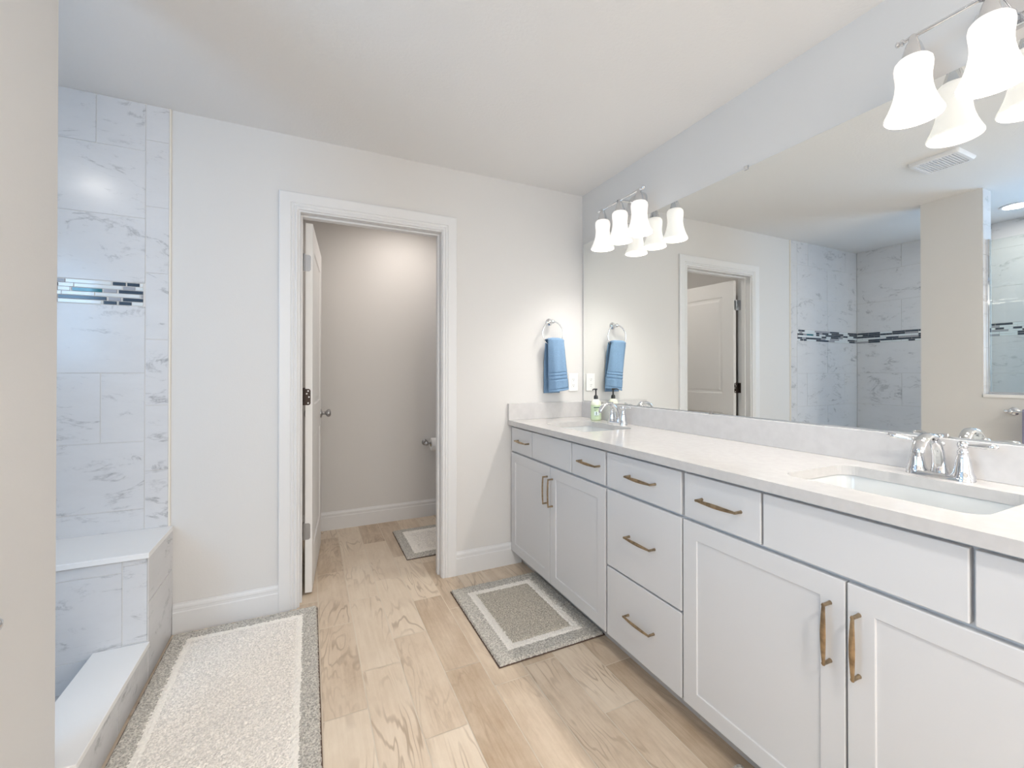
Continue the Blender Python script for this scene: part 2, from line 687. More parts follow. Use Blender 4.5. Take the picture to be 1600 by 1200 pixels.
# back wall of the shower (tiled)
bm = B()
box(bm, XS - 0.012, XE, D - 0.0085, D, 0.018, H - 0.001, 1)
for k, (z0, z1) in enumerate(ROWS):
    s = -0.845 if k % 2 == 0 else -0.845 - 0.305
    if k in (1, 2, 3, 5, 6):
        s = -1.15
    if k == 4:
        s = -0.827
    cuts = sorted([c for c in (s - 0.61, s, s + 0.61) if XS < c < XC] + [XS, XC])
    for a, b in zip(cuts[:-1], cuts[1:]):
        tile_quad(bm, 'y', D - 0.0085, a, b, z0, z1, -1)
zj = [0.018, 0.165, 0.467, 0.768, 1.066, 1.367, 1.67, 1.973, 2.276, H]
for a, b in zip(zj[:-1], zj[1:]):
    tile_quad(bm, 'y', D - 0.0085, XC, XE, a, b, -1)
shower_back = struct(obj('wall_shower_back', bm, [M['marble'], M['grout']]))
bm = B()
tube(bm, [(XE + 0.001, D - 0.003, 0.5), (XE + 0.001, D - 0.003, H)], 0.006, 8)
tube(bm, [(XS, D - 0.005, H - 0.003), (XE, D - 0.005, H - 0.003)], 0.005, 8)
obj('caulk_bead', bm, M['caulk'], shower_back, 60)

# outer wall of the shower (tiled, round the window)
bm = B()
def outer_field(y0, y1, z0, z1):
    box(bm, XS - 0.012, XS - 0.0025, y0, y1, z0, z1, 1)
outer_field(-0.2, SY0, 0.018, H); outer_field(SY1, D - 0.011, 0.018, H)
outer_field(SY0, SY1, 0.018, SZ0); outer_field(SY0, SY1, SZ1, H)
for k, (z0, z1) in enumerate(ROWS):
    s = 2.15 - (0.305 if k % 2 else 0)
    cuts = [s - 0.61 * i for i in range(5)] + [-0.2, D - 0.011, SY0, SY1]
    cuts = sorted(c for c in cuts if -0.2 <= c <= D - 0.011)
    for a, b in zip(cuts[:-1], cuts[1:]):
        inw = a >= SY0 - 1e-6 and b <= SY1 + 1e-6
        if inw:
            if z0 < SZ0: tile_quad(bm, 'x', XS - 0.0025, a, b, z0, min(z1, SZ0), 1)
            if z1 > SZ1: tile_quad(bm, 'x', XS - 0.0025, a, b, max(z0, SZ1), z1, 1)
        else:
            tile_quad(bm, 'x', XS - 0.0025, a, b, z0, z1, 1)
shower_left = struct(obj('wall_shower_left', bm, [M['marble'], M['grout']]))


# mosaic band: six rows of sticks between the field rows
def mosaic(parent, plane, c, a0, a1, sgn, fixed=None, seed=3):
    rnd = random.Random(seed)
    bm = B()
    rows = 6
    zt = 1.619
    rh = 0.0172
    fixed = fixed or {}
    for r in range(rows):
        z1 = zt - r * rh
        z0 = z1 - rh
        taken = sorted(fixed.get(r, []))
        hi = a1
        for (s, e, m) in reversed(taken):
            if hi - e > 0.004:
                tile_quad(bm, plane, c, e, hi, z0, z1, sgn, 3, 0.003, 0.001)
            tile_quad(bm, plane, c, s, e, z0, z1, sgn, m, 0.003, 0.001)
            hi = s
        while hi > a0 + 0.004:
            l = rnd.choice((0.05, 0.05, 0.075, 0.1, 0.1, 0.15))
            m = rnd.choice((0, 0, 2, 3, 3, 3, 0))
            lo = max(a0, hi - l)
            tile_quad(bm, plane, c, lo, hi, z0, z1, sgn, m, 0.003, 0.001)
            hi = lo
    obj('mosaic_band', bm, [M['tile_dark'], M['tile_teal'], M['tile_grey'], M['tile_lite']], parent)


def mx(cp):
    return -0.681 - (1193 - cp) * 0.000396
fx = {0: [(mx(530), mx(915), 3), (mx(920), mx(1038), 0), (mx(1046), mx(1160), 0)],
      1: [(mx(600), mx(1008), 3), (mx(1010), mx(1122), 2)],
      2: [(mx(470), mx(570), 3), (mx(583), mx(836), 1), (mx(845), mx(962), 2), (mx(973), mx(1193), 0)],
      3: [(mx(500), mx(770), 3), (mx(775), mx(1165), 3), (mx(1170), mx(1193), 2)],
      4: [(mx(470), mx(873), 0), (mx(885), mx(997), 2), (mx(1010), mx(1193), 0)],
      5: [(mx(470), mx(830), 3), (mx(845), mx(960), 0), (mx(975), mx(1090), 0)]}
mosaic(shower_back, 'y', D - 0.0085, XS, -0.681, -1, fx, 5)
mosaic(shower_left, 'x', XS - 0.0025, SY1 + 0.03, D - 0.011, 1, None, 11)

# tile lining on the shower side of the pier and the half wall
bm = B()
for y0, y1, zt in ((1.27, 1.589, H), (-0.199, 1.27, 1.05)):
    box(bm, -0.7395, -0.7355, y0, y1, 0.02, zt, 1)
    for (z0, z1) in ROWS + [(1.515, 1.62)]:
        if z0 < zt:
            s = y1
            while s > y0 + 0.01:
                a = max(y0, s - 0.61)
                tile_quad(bm, 'x', -0.7395, a, s, z0, min(z1, zt), -1)
                s = a
struct(obj('wall_shower_inner', bm, [M['marble'], M['grout']]))

# tiled reveal of the pier above the half wall
bm = B()
box(bm, -0.735, XL - 0.002, 1.2655, 1.2695, 1.076, H - 0.001, 1)
for a, b in ((1.076, 1.38), (1.38, 1.69), (1.69, 2.0), (2.0, 2.2), (2.2, H)):
    tile_quad(bm, 'y', 1.2655, -0.735, XL - 0.002, a, b, -1)
struct(obj('trim_1', bm, [M['marble'], M['grout']]))
# sill on the half wall
bm = B()
box(bm, -0.745, XL + 0.008, -0.199, 1.265, 1.055, 1.075, 0, 0.002)
struct(obj('trim_2', bm, M['curbstone']))

# windows
def window(name, plane, c0, c1, a0, a1, z0, z1, pane_c, mull):
    root = bpy.data.objects.new(name, None)
    COL.objects.link(root)
    struct(root)
    bm = B()
    t = 0.04
    def bx(a, b, z, zz):
        if plane == 'y':
            box(bm, a, b, c0, c1, z, zz, 0, 0.003)
        else:
            box(bm, c0, c1, a, b, z, zz, 0, 0.003)
    bx(a0, a1, z0, z0 + t); bx(a0, a1, z1 - t, z1)
    bx(a0, a0 + t, z0 + t, z1 - t); bx(a1 - t, a1, z0 + t, z1 - t)
    if mull:
        zm = (z0 + z1) / 2
        bx(a0 + t, a1 - t, zm - 0.018, zm + 0.018)
    obj('window_frame', bm, M['trim'], root)
    bm = B()
    if plane == 'y':
        box(bm, a0 + t, a1 - t, pane_c - 0.002, pane_c + 0.002, z0 + t, z1 - t)
    else:
        box(bm, pane_c - 0.002, pane_c + 0.002, a0 + t, a1 - t, z0 + t, z1 - t)
    obj('pane', bm, M['glass'], root)


window('window_1', 'x', XS - 0.115, XS - 0.06, SY0, SY1, SZ0, SZ1, XS - 0.09, False)
window('fill_window', 'y', YR - 0.115, YR - 0.06, WX0, WX1, WZ0, WZ1, YR - 0.09, True)  # unseen rear window, added as the opening for the fill light


# --- baseboards
BPROF = [(0, 0), (0.015, 0), (0.015, 0.098), (0.0135, 0.101), (0.0115, 0.102), (0.0115, 0.113), (0.0125, 0.118),
         (0.011, 0.126), (0.006, 0.133), (0.005, 0.138), (0, 0.138)]


def baseboard(name, p0, p1, nrm):
    """p0, p1 on the wall line; nrm = unit vector into the room"""
    bm = B()
    r0 = [bm.verts.new((p0[0] + nrm[0] * d, p0[1] + nrm[1] * d, z)) for d, z in BPROF]
    r1 = [bm.verts.new((p1[0] + nrm[0] * d, p1[1] + nrm[1] * d, z)) for d, z in BPROF]
    n = len(BPROF)
    for i in range(n):
        j = (i + 1) % n
        bm.faces.new((r0[i], r0[j], r1[j], r1[i]))
    bm.faces.new(r0); bm.faces.new(list(reversed(r1)))
    return struct(obj(name, bm, M['trim']))


CL, CR, CH, CW = -0.0567, 0.709, 2.06, 0.085       # casing inner edges and width
baseboard('baseboard_back', (-0.571, D - 0.0004), (CL - CW, D - 0.0004), (0, -1))
baseboard('baseboard_back_right', (CR + CW, D - 0.0004), (1.228, D - 0.0004), (0, -1))
baseboard('baseboard_toilet_room', (-0.18, YW - 0.0004), (W, YW - 0.0004), (0, -1))
baseboard('baseboard_toilet_room_right', (W - 0.0004, D + 0.12), (W - 0.0004, YW - 0.016), (-1, 0))
baseboard('baseboard_left', (XL + 0.0004, YR), (XL + 0.0004, 1.588), (1, 0))

# --- door casing, jamb and stop
CPROF = [(0.0, 0.0), (0.0, 0.009), (0.004, 0.012), (0.010, 0.012), (0.013, 0.009), (0.016, 0.009), (0.019, 0.013), (0.025, 0.0145),
         (0.028, 0.0125), (0.030, 0.0125), (0.033, 0.016), (0.080, 0.018), (CW, 0.016), (CW, 0.0)]
bm = B()
rings = []
for st in range(4):
    ring = []
    for w, d in CPROF:
        if st == 0: p = (CL - w, 0.0)
        elif st == 1: p = (CL - w, CH + w)
        elif st == 2: p = (CR + w, CH + w)
        else: p = (CR + w, 0.0)
        ring.append(bm.verts.new((p[0], D - d, p[1])))
    rings.append(ring)
for a, b in zip(rings[:-1], rings[1:]):
    for i in range(len(CPROF) - 1):
        bm.faces.new((a[i], a[i + 1], b[i + 1], b[i]))
bm.faces.new(rings[0]); bm.faces.new(list(reversed(rings[-1])))
struct(obj('trim_3', bm, M['trim']))
bm = B()
box(bm, JL - 0.018, JL, D - 0.0005, D + 0.1205, 0, JH + 0.018)
box(bm, JR, JR + 0.018, D - 0.0005, D + 0.1205, 0, JH + 0.018)
box(bm, JL, JR, D - 0.0005, D + 0.1205, JH, JH + 0.018)
# stops
box(bm, JL, JL + 0.011, D + 0.045, D + 0.082, 0, JH, 0, 0.002)
box(bm, JR - 0.011, JR, D + 0.045, D + 0.082, 0, JH, 0, 0.002)
box(bm, JL + 0.011, JR - 0.011, D + 0.045, D + 0.082, JH - 0.011, JH, 0, 0.002)
struct(obj('trim_4', bm, M['trim']))

# ------------------------------------------------------------------ door leaf, swung into the toilet room
DL, DT, DZ0, DZ1 = 0.742, 0.035, 0.012, 2.036
hx, hy = -0.021, D + 0.124
leaf = bpy.data.objects.new('door_1', None)
COL.objects.link(leaf)
leaf.location = (hx, hy, 0)
leaf.rotation_euler = (0, 0, -radians(4.6))
struct(leaf)
# local frame: leaf runs along +y, thickness along +x
bm = B()
PANELS = [(1.03, 1.905), (0.23, 0.86)]
Y0, Y1 = 0.11, DL - 0.11


def leaf_side(xf, sgn):
    ys = [0.0, Y0, Y1, DL]
    zs = [DZ0, PANELS[1][0], PANELS[1][1], PANELS[0][0], PANELS[0][1], DZ1]
    for i in range(3):
        for j in range(5):
            y0, y1, z0, z1 = ys[i], ys[i + 1], zs[j], zs[j + 1]
            if i == 1 and j in (1, 3):
                steps = [(0, 0), (0.006, 0.006), (0.022, 0.0075), (0.040, 0.0035), (0.05, 0.0035)]
                rs = []
                for ins, dep in steps:
                    x = xf - sgn * dep
                    rs.append([bm.verts.new((x, y, z)) for y, z in ((y0 + ins, z0 + ins), (y1 - ins, z0 + ins), (y1 - ins, z1 - ins), (y0 + ins, z1 - ins))])
                for a, b in zip(rs[:-1], rs[1:]):
                    for k in range(4):
                        l = (k + 1) % 4
                        bm.faces.new((a[k], a[l], b[l], b[k]))
                bm.faces.new(rs[-1])
            else:
                bm.faces.new([bm.verts.new((xf, y, z)) for y, z in ((y0, z0), (y1, z0), (y1, z1), (y0, z1))])


leaf_side(DT, 1)
leaf_side(0.0, -1)
for (ya, yb, za, zb) in ((0, 0, DZ0, DZ1), (DL, DL, DZ0, DZ1)):
    bm.faces.new([bm.verts.new(p) for p in ((0, ya, za), (DT, ya, za), (DT, ya, zb), (0, ya, zb))])
for z in (DZ0, DZ1):
    bm.faces.new([bm.verts.new(p) for p in ((0, 0, z), (DT, 0, z), (DT, DL, z), (0, DL, z))])
bmesh.ops.remove_doubles(bm, verts=bm.verts[:], dist=1e-5)
obj('door_leaf', bm, M['door'], leaf)


def hinge(zc, m, lab):
    bm = B()
    # leaf let into the hinge edge of the door, rounded corners
    pts = []
    hh, r = 0.0445, 0.012
    x0, x1 = -0.004, 0.026
    for a in range(0, 91, 15):
        pts.append((x1 - r + r * cos(radians(a)), hh - r + r * sin(radians(a))))
    pts += [(x0, hh), (x0, -hh)]
    for a in range(-90, 1, 15):
        pts.append((x1 - r + r * cos(radians(a)), -hh + r + r * sin(radians(a))))
    v0 = [bm.verts.new((x, -0.0022, zc + z)) for x, z in pts]
    v1 = [bm.verts.new((x, 0.002, zc + z)) for x, z in pts]
    bm.faces.new(v0); bm.faces.new(list(reversed(v1)))
    for i in range(len(pts)):
        j = (i + 1) % len(pts)
        bm.faces.new((v0[i], v0[j], v1[j], v1[i]))
    o = obj('hinge', bm, m, leaf)
    if lab:
        o['label'] = lab
    bm = B()
    lathe(bm, [(0.0055, -hh), (0.0055, hh)], 14, -0.007, -0.001, zc)
    lathe(bm, [(0.0068, hh), (0.0068, hh + 0.004), (0.003, hh + 0.007)], 14, -0.007, -0.001, zc)
    # leaf on the jamb
    box(bm, -0.0225, -0.0205, -0.032, -0.003, zc - hh, zc + hh)
    box(bm, -0.0225, -0.007, -0.0040, -0.0020, zc - hh, zc + hh)
    obj('barrel', bm, m, o, 40)
    bm = B()
    for sx, sz in ((0.014, 0.033), (0.007, 0.018), (0.018, 0.0), (0.014, -0.033)):
        lathe(bm, [(0.0042, 0.0), (0.0042, 0.001)], 12, sx, -0.0034, zc + sz, 'y')
    obj('screws', bm, M['nickel'] if m is not M['bronze'] else M['plate'], o)


hinge(1.817, M['nickel'], None)
hinge(1.082, M['bronze'], 'dark bare hinge leaf with pale screws')
hinge(0.347, M['nickel'], None)

for sgn in (1, -1):
    bm = B()
    xf = DT if sgn > 0 else 0.0
    yk, zk = DL - 0.065, 0.935
    lathe(bm, [(0.031, -0.0005), (0.031, 0.004), (0.027, 0.009), (0.014, 0.012), (0.0105, 0.018), (0.0105, 0.030), (0.016, 0.036),
               (0.0245, 0.044), (0.027, 0.052), (0.0245, 0.061), (0.015, 0.066), (0.004, 0.067)], 28, 0, 0, 0, 'x')
    if sgn < 0:
        bmesh.ops.scale(bm, vec=(-1, 1, 1), verts=bm.verts[:])
    bmesh.ops.translate(bm, verts=bm.verts[:], vec=(xf, yk, zk))
    obj('door_knob', bm, M['nickel'], leaf, 50)

# ------------------------------------------------------------------ shower bench and curb
loc = (-1.12, 2.36, 0.018)
bench = thing('shower_bench', 'built-in tiled shower bench with a white slab seat against the tiled wall', 'bench', loc)
bx0, bx1, by0, bz = XS + 0.002, -0.5755, 2.196, 0.484
bm = B()
box(bm, bx0, bx1, by0 + 0.003, D - 0.012, 0.019, bz, 1)
for z0, z1 in ((0.019, 0.13), (0.13, 0.437), (0.437, bz)):
    cuts = [bx0, -1.263, -0.653] if z0 > 0.1 and z0 < 0.4 else [bx0, -1.05, -0.653]
    for a, b in zip(cuts[:-1], cuts[1:]):
        tile_quad(bm, 'y', by0 + 0.003, a, b, z0, z1, -1)
for z0, z1 in ((0.019, 0.156), (0.156, 0.462), (0.462, bz)):
    tile_quad(bm, 'y', by0 + 0.003, -0.653, bx1, z0, z1, -1)
obj('bench_body', off(bm, loc), [M['marble'], M['grout']], bench)
# outer end: shares the tiled side that runs on down to the curb
bm = B()
box(bm, bx1, bx1 + 0.0005, by0, D - 0.001, 0.0, bz, 1)
for z0, z1 in ((0.0, 0.305), (0.305, bz)):
    tile_quad(bm, 'x', bx1 + 0.0005, by0, D - 0.001, z0, z1, 1)
obj('bench_side', off(bm, loc), [M['marble'], M['grout']], bench)
bm = B()
box(bm, bx0, bx1 + 0.007, by0 - 0.012, D - 0.0115, bz, 0.506, 0, 0.002)
obj('bench_seat', off(bm, loc), M['curbstone'], bench)

loc = (-0.65, 1.89, 0.0)
curb = thing('shower_curb', 'low tiled shower curb with a white slab top across the shower entry', 'curb', loc)
bm = B()
box(bm, -0.733, -0.5755, 1.592, 2.195, 0.001, 0.132, 1)
for a, b in ((1.592, 1.89), (1.89, 2.195)):
    tile_quad(bm, 'x', -0.5755, a, b, 0.001, 0.132, 1)
obj('curb_body', off(bm, loc), [M['marble'], M['grout']], curb)
bm = B()
box(bm, -0.738, -0.568, 1.592, 2.1955, 0.132, 0.152, 0, 0.002)
obj('curb_top', off(bm, loc), M['curbstone'], curb)

# fixed glass over the half wall
loc = (-0.66, 0.53, 1.075)
gp = thing('shower_glass_panel', 'fixed clear glass shower panel standing on the half wall', 'glass panel', loc)
bm = B()
box(bm, -0.665, -0.655, -0.18, 1.252, 1.083, 2.09)
obj('glass_pane', off(bm, loc), M['glass'], gp)
bm = B()
box(bm, -0.672, -0.648, 1.245, 1.2645, 1.0755, 2.10, 0, 0.001)
box(bm, -0.672, -0.648, -0.19, 1.245, 1.0755, 1.09, 0, 0.001)
obj('channel', off(bm, loc), M['chrome'], gp)

# ------------------------------------------------------------------ vanity cabinets
XD = 1.155        # face of doors and drawers
XF = 1.175        # face frame


def slab(x0, x1, y0, y1, z0, z1, bev=0.0025):
    bm = B()
    box(bm, x0, x1, y0, y1, z0, z1, 0, bev, 2)
    return bm


def shaker(y0, y1, z0, z1, fw=0.057):
    """frame and recessed flat panel, facing -x"""
    bm = B()
    def quadring(rs):
        for a, b in zip(rs[:-1], rs[1:]):
            for k in range(4):
                l = (k + 1) % 4
                bm.faces.new((a[k], a[l], b[l], b[k]))
    def ring(ins, x):
        return [bm.verts.new((x, y, z)) for y, z in ((y0 + ins, z0 + ins), (y1 - ins, z0 + ins), (y1 - ins, z1 - ins), (y0 + ins, z1 - ins))]
    rs = [ring(0, XF - 0.0005), ring(0, XD + 0.002), ring(0.0006, XD + 0.0006), ring(0.002, XD), ring(fw - 0.0015, XD), ring(fw, XD + 0.0008),
          ring(fw + 0.001, XD + 0.0045), ring(fw + 0.003, XD + 0.0045)]
    quadring(rs)
    bm.faces.new(rs[-1]); bm.faces.new(list(reversed(rs[0])))
    return bm


def pull(y, z, length, vertical):
    """arched bar pull with square feet; local geometry in world coordinates"""
    bm = B()
    hl = length / 2
    n = 15
    pts, fl = [], []
    for i in range(n):
        t = -1 + 2 * i / (n - 1)
        s = t * hl
        bow = 0.0035 * (1 - t * t)
        p = (XD - 0.027 - bow, y, z + s) if vertical else (XD - 0.027 - bow, y + s, z)
        pts.append(p)
        wv = 0.0036 + 0.0034 * (1 - abs(t) ** 1.6)
        fl.append((0.0036, wv) if True else None)
    tube(bm, pts, 0.004, 8, flat=fl, up=(1, 0, 0))
    for s in (-hl + 0.004, hl - 0.004):
        if vertical:
            lathe(bm, [(0.0052, 0), (0.0045, -0.006), (0.0042, -0.030)], 10, XD, y, z + s, 'x')
        else:
            lathe(bm, [(0.0052, 0), (0.0045, -0.006), (0.0042, -0.030)], 10, XD, y + s, z, 'x')
    return bm


def cabinet(name, label, y0, y1, fronts):
    loc = (1.43, (y0 + y1) / 2, 0)
    root = thing(name, label, 'cabinet', loc, 0, 'base cabinets of the vanity')
    bm = B()
    # open carcass behind the fronts: side panels, bottom, back and the face frame
    box(bm, XF, 1.695, y0 + 0.0005, y0 + 0.019, 0.09, 0.884)
    box(bm, XF, 1.695, y1 - 0.019, y1 - 0.0005, 0.09, 0.884)
    box(bm, XF, 1.695, y0 + 0.019, y1 - 0.019, 0.09, 0.108)
    box(bm, 1.683, 1.695, y0 + 0.019, y1 - 0.019, 0.108, 0.884)
    box(bm, XF, XF + 0.019, y0 + 0.019, y1 - 0.019, 0.108, 0.73)
    box(bm, XF, XF + 0.019, y0 + 0.019, y1 - 0.019, 0.73, 0.884)
    obj('carcass', off(bm, loc), M['cab'], root)
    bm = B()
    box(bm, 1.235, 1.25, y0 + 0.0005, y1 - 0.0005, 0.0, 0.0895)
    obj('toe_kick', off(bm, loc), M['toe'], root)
    for kind, a, b, z0, z1, h in fronts:
        if kind == 'door':
            f = obj('door', off(shaker(a, b, z0, z1), loc), M['cab'], root)
        else:
            f = obj('drawer' if kind == 'drawer' else 'false_front', off(slab(XD, XF - 0.0005, a, b, z0, z1), loc), M['cab'], root)
        if h:
            obj('handle', off(pull(*h), loc), M['brass'], f, 40)
    return root


ZT0, ZT1 = 0.724, 0.872
cabinet('vanity_cabinet', 'white two-door sink cabinet of the vanity in the corner by the towel ring', 1.5385, 2.5345, [
    ('drawer', 2.240, 2.516, ZT0, ZT1, (2.346, 0.799, 0.150, False)),
    ('false', 1.818, 2.234, ZT0, ZT1, None),
    ('drawer', 1.546, 1.811, ZT0, ZT1, (1.655, 0.802, 0.150, False)),
    ('door', 2.031, 2.520, 0.092, 0.713, (2.056, 0.585, 0.150, True)),
    ('door', 1.5455, 2.0265, 0.092, 0.713, (2.000, 0.582, 0.150, True)),
])
cabinet('drawer_cabinet', 'white three-drawer cabinet in the middle of the vanity', 1.1105, 1.5385, [
    ('drawer', 1.115, 1.532, ZT0, ZT1, (1.311, 0.801, 0.150, False)),
    ('drawer', 1.115, 1.532, 0.392, 0.713, (1.315, 0.558, 0.150, False)),
    ('drawer', 1.115, 1.532, 0.092, 0.384, (1.320, 0.242, 0.150, False)),
])
cabinet('vanity_cabinet', 'white two-door sink cabinet of the vanity nearest the camera', 0.095, 1.1105, [
    ('drawer', 0.821, 1.101, ZT0, ZT1, (0.955, 0.800, 0.150, False)),
    ('false', 0.386, 0.814, ZT0, ZT1, None),
    ('drawer', 0.102, 0.378, ZT0, ZT1, (0.205, 0.800, 0.150, False)),
    ('door', 0.605, 1.107, 0.092, 0.713, (0.638, 0.577, 0.150, True)),
    ('door', 0.102, 0.600, 0.092, 0.713, (0.575, 0.577, 0.150, True)),
])

# ------------------------------------------------------------------ countertop with two sink cut-outs
CZ0, CZ1 = 0.885, 0.915
SINKS = [(1.412, 2.055), (1.412, 0.612)]
SHX, SHY, SR = 0.158, 0.215, 0.045


def rrect(cx, cy, hx, hy, r, n=8):
    pts = []
    for qx, qy, a0 in ((1, 1, 0), (-1, 1, 90), (-1, -1, 180), (1, -1, 270)):
        for i in range(n + 1):
            a = radians(a0 + 90 * i / n)
            pts.append((cx + qx * (hx - r) + r * cos(a), cy + qy * (hy - r) + r * sin(a)))
    return pts


loc = (1.42, 1.3, CZ0)
ct = thing('countertop', 'white quartz vanity countertop with two sink cut-outs', 'countertop', loc)
bm = B()
loops = [[(1.135, 0.07), (1.702, 0.07), (1.702, D - 0.001), (1.135, D - 0.001)]] + [rrect(cx, cy, SHX, SHY, SR) for cx, cy in SINKS]
edges = []
for lp in loops:
    vs = [bm.verts.new((x, y, CZ1)) for x, y in lp]
    for i in range(len(vs)):
        edges.append(bm.edges.new((vs[i], vs[(i + 1) % len(vs)])))
r = bmesh.ops.triangle_fill(bm, use_beauty=True, use_dissolve=False, edges=edges)
top = [f for f in r['geom'] if isinstance(f, bmesh.types.BMFace)]
ex = bmesh.ops.extrude_face_region(bm, geom=top)
bmesh.ops.translate(bm, verts=[v for v in ex['geom'] if isinstance(v, bmesh.types.BMVert)], vec=(0, 0, CZ0 - CZ1))
obj('worktop', off(bm, loc), M['quartz'], ct)
bm = B()
box(bm, 1.683, 1.702, 0.07, D - 0.0205, CZ1, 1.020, 0, 0.0015)
tag(obj('backsplash', bm, M['splash']), 'long low quartz backsplash strip under the mirror', 'backsplash', 'quartz backsplash pieces')
bm = B()
box(bm, 1.135, 1.702, D - 0.020, D - 0.001, CZ1, 1.020, 0, 0.0015)
tag(obj('backsplash', bm, M['splash']), 'short quartz backsplash piece below the towel ring', 'backsplash', 'quartz backsplash pieces')


def sink_parts(root):
    bm = B()
    prof = [(0.012, 0.0), (0.0, 0.0), (-0.002, -0.004), (-0.006, -0.06), (-0.014, -0.10), (-0.034, -0.122), (-0.07, -0.130)]
    rs = []
    for ins, z in prof:
        r_ = max(0.012, SR + ins * 0.6) if ins > -0.05 else 0.03
        rs.append([bm.verts.new((x, y, z)) for x, y in rrect(0, 0, SHX + 0.003 + ins, SHY + 0.003 + ins, r_)])
    n = len(rs[0])
    for a, b in zip(rs[:-1], rs[1:]):
        for i in range(n):
            j = (i + 1) % n
            bm.faces.new((a[i], a[j], b[j], b[i]))
    bm.faces.new(rs[-1])
    o = obj('basin', bm, M['china'], root, 50)
    md = o.modifiers.new('thickness', 'SOLIDIFY')
    md.thickness = 0.008
    md.offset = -1
    bm = B()
    lathe(bm, [(0.022, 0.0), (0.022, 0.002), (0.017, 0.003), (0.014, 0.001)], 24, 0, 0, -0.1298)
    obj('drain', bm, M['chrome'], root, 40)


for (cx, cy), lab in zip(SINKS, ('white rectangular undermount sink in the counter corner near the soap bottle',
                                 'white rectangular undermount sink in the counter nearest the camera')):
    t = thing('sink', lab, 'sink', (cx, cy, CZ0 - 0.0005), 0, 'undermount sinks of the vanity')
    sink_parts(t)

# ------------------------------------------------------------------ faucets
def faucet(loc, label):
    root = thing('faucet', label, 'faucet', loc, 0, 'vanity faucets')
    # local: -x towards the basin, y along the counter
    bm = B()
    pts = rrect(0, 0, 0.027, 0.077, 0.0265, 8)
    rs = [[bm.verts.new((x * s, y * (1 - (1 - s) * 0.35), z)) for x, y in pts] for s, z in ((1.0, 0.0), (1.0, 0.004), (0.93, 0.010), (0.84, 0.014), (0.80, 0.0145))]
    n = len(pts)
    for a, b in zip(rs[:-1], rs[1:]):
        for i in range(n):
            j = (i + 1) % n
            bm.faces.new((a[i], a[j], b[j], b[i]))
    bm.faces.new(rs[0]); bm.faces.new(rs[-1])
    obj('base_plate', bm, M['chrome'], root, 40)
    # spout: broad flattened arc
    bm = B()
    ctrl = [(0.004, 0.012, 0.017, 0.021), (0.003, 0.028, 0.0145, 0.018), (0.000, 0.05, 0.012, 0.0155), (-0.008, 0.078, 0.0105, 0.0145), (-0.022, 0.101, 0.010, 0.0145),
            (-0.042, 0.117, 0.0095, 0.015), (-0.066, 0.121, 0.0095, 0.0155), (-0.090, 0.115, 0.0095, 0.016), (-0.108, 0.104, 0.0095, 0.016), (-0.119, 0.089, 0.0095, 0.0155), (-0.122, 0.080, 0.009, 0.015)]
    P, F = [], []
    m_ = len(ctrl)
    for i in range((m_ - 1) * 4 + 1):
        t = i / 4
        k = min(int(t), m_ - 2)
        u = t - k
        p0, p1, p2, p3 = ctrl[max(k - 1, 0)], ctrl[k], ctrl[k + 1], ctrl[min(k + 2, m_ - 1)]
        q = [0.5 * (2 * b + (c - a) * u + (2 * a - 5 * b + 4 * c - d) * u * u + (3 * b - a - 3 * c + d) * u ** 3) for a, b, c, d in zip(p0, p1, p2, p3)]
        P.append((q[0], 0, q[1]))
        F.append((q[2], q[3]))
    tube(bm, P, 0.01, 20, flat=F, up=(1, 0, 0))
    sp = obj('spout', bm, M['chrome'], root, 50)
    bm = B()
    lathe(bm, [(0.0095, 0.004), (0.0095, -0.008), (0.0075, -0.009)], 18, -0.122, 0, 0.078)
    obj('aerator', bm, M['nickel'], sp, 40)
    bm = B()
    tube(bm, [(0.021, 0, 0.012), (0.021, 0, 0.088)], 0.0022, 8)
    lathe(bm, [(0.002, 0.0), (0.0055, 0.003), (0.0065, 0.008), (0.004, 0.012), (0.001, 0.013)], 12, 0.021, 0, 0.086)
    obj('lift_rod', bm, M['chrome'], root, 50)
    for s in (-1, 1):
        bm = B()
        lathe(bm, [(0.0265, 0.010), (0.0255, 0.016), (0.022, 0.022), (0.0205, 0.030), (0.0175, 0.048), (0.014, 0.066), (0.0115, 0.074), (0.0125, 0.077),
                   (0.0125, 0.081), (0.0095, 0.085), (0.0085, 0.088), (0.011, 0.092), (0.0125, 0.098), (0.011, 0.104), (0.006, 0.1085), (0.002, 0.1095)], 24, 0, s * 0.051, 0)
        hd = obj('handle', bm, M['chrome'], root, 50)
        bm = B()
        pts = [(0, s * (0.051 + d), 0.098 + 0.004 * d / 0.07) for d in (0.004, 0.018, 0.03, 0.045, 0.058, 0.066, 0.07)]
        if s > 0:
            pts = [(p[0] - 0.012 * (abs(p[1]) - 0.051) / 0.07, p[1], p[2] + 0.006 * (abs(p[1]) - 0.051) / 0.07) for p in pts]
        tube(bm, pts, [0.0045, 0.0045, 0.0055, 0.0075, 0.0078, 0.0062, 0.0025], 14)
        obj('lever', bm, M['chrome'], hd, 50)
    return root


faucet((1.627, 2.058, CZ1), 'chrome two-handle faucet beside the green soap bottle')
faucet((1.627, 0.606, CZ1), 'chrome two-handle faucet at the sink nearest the camera')

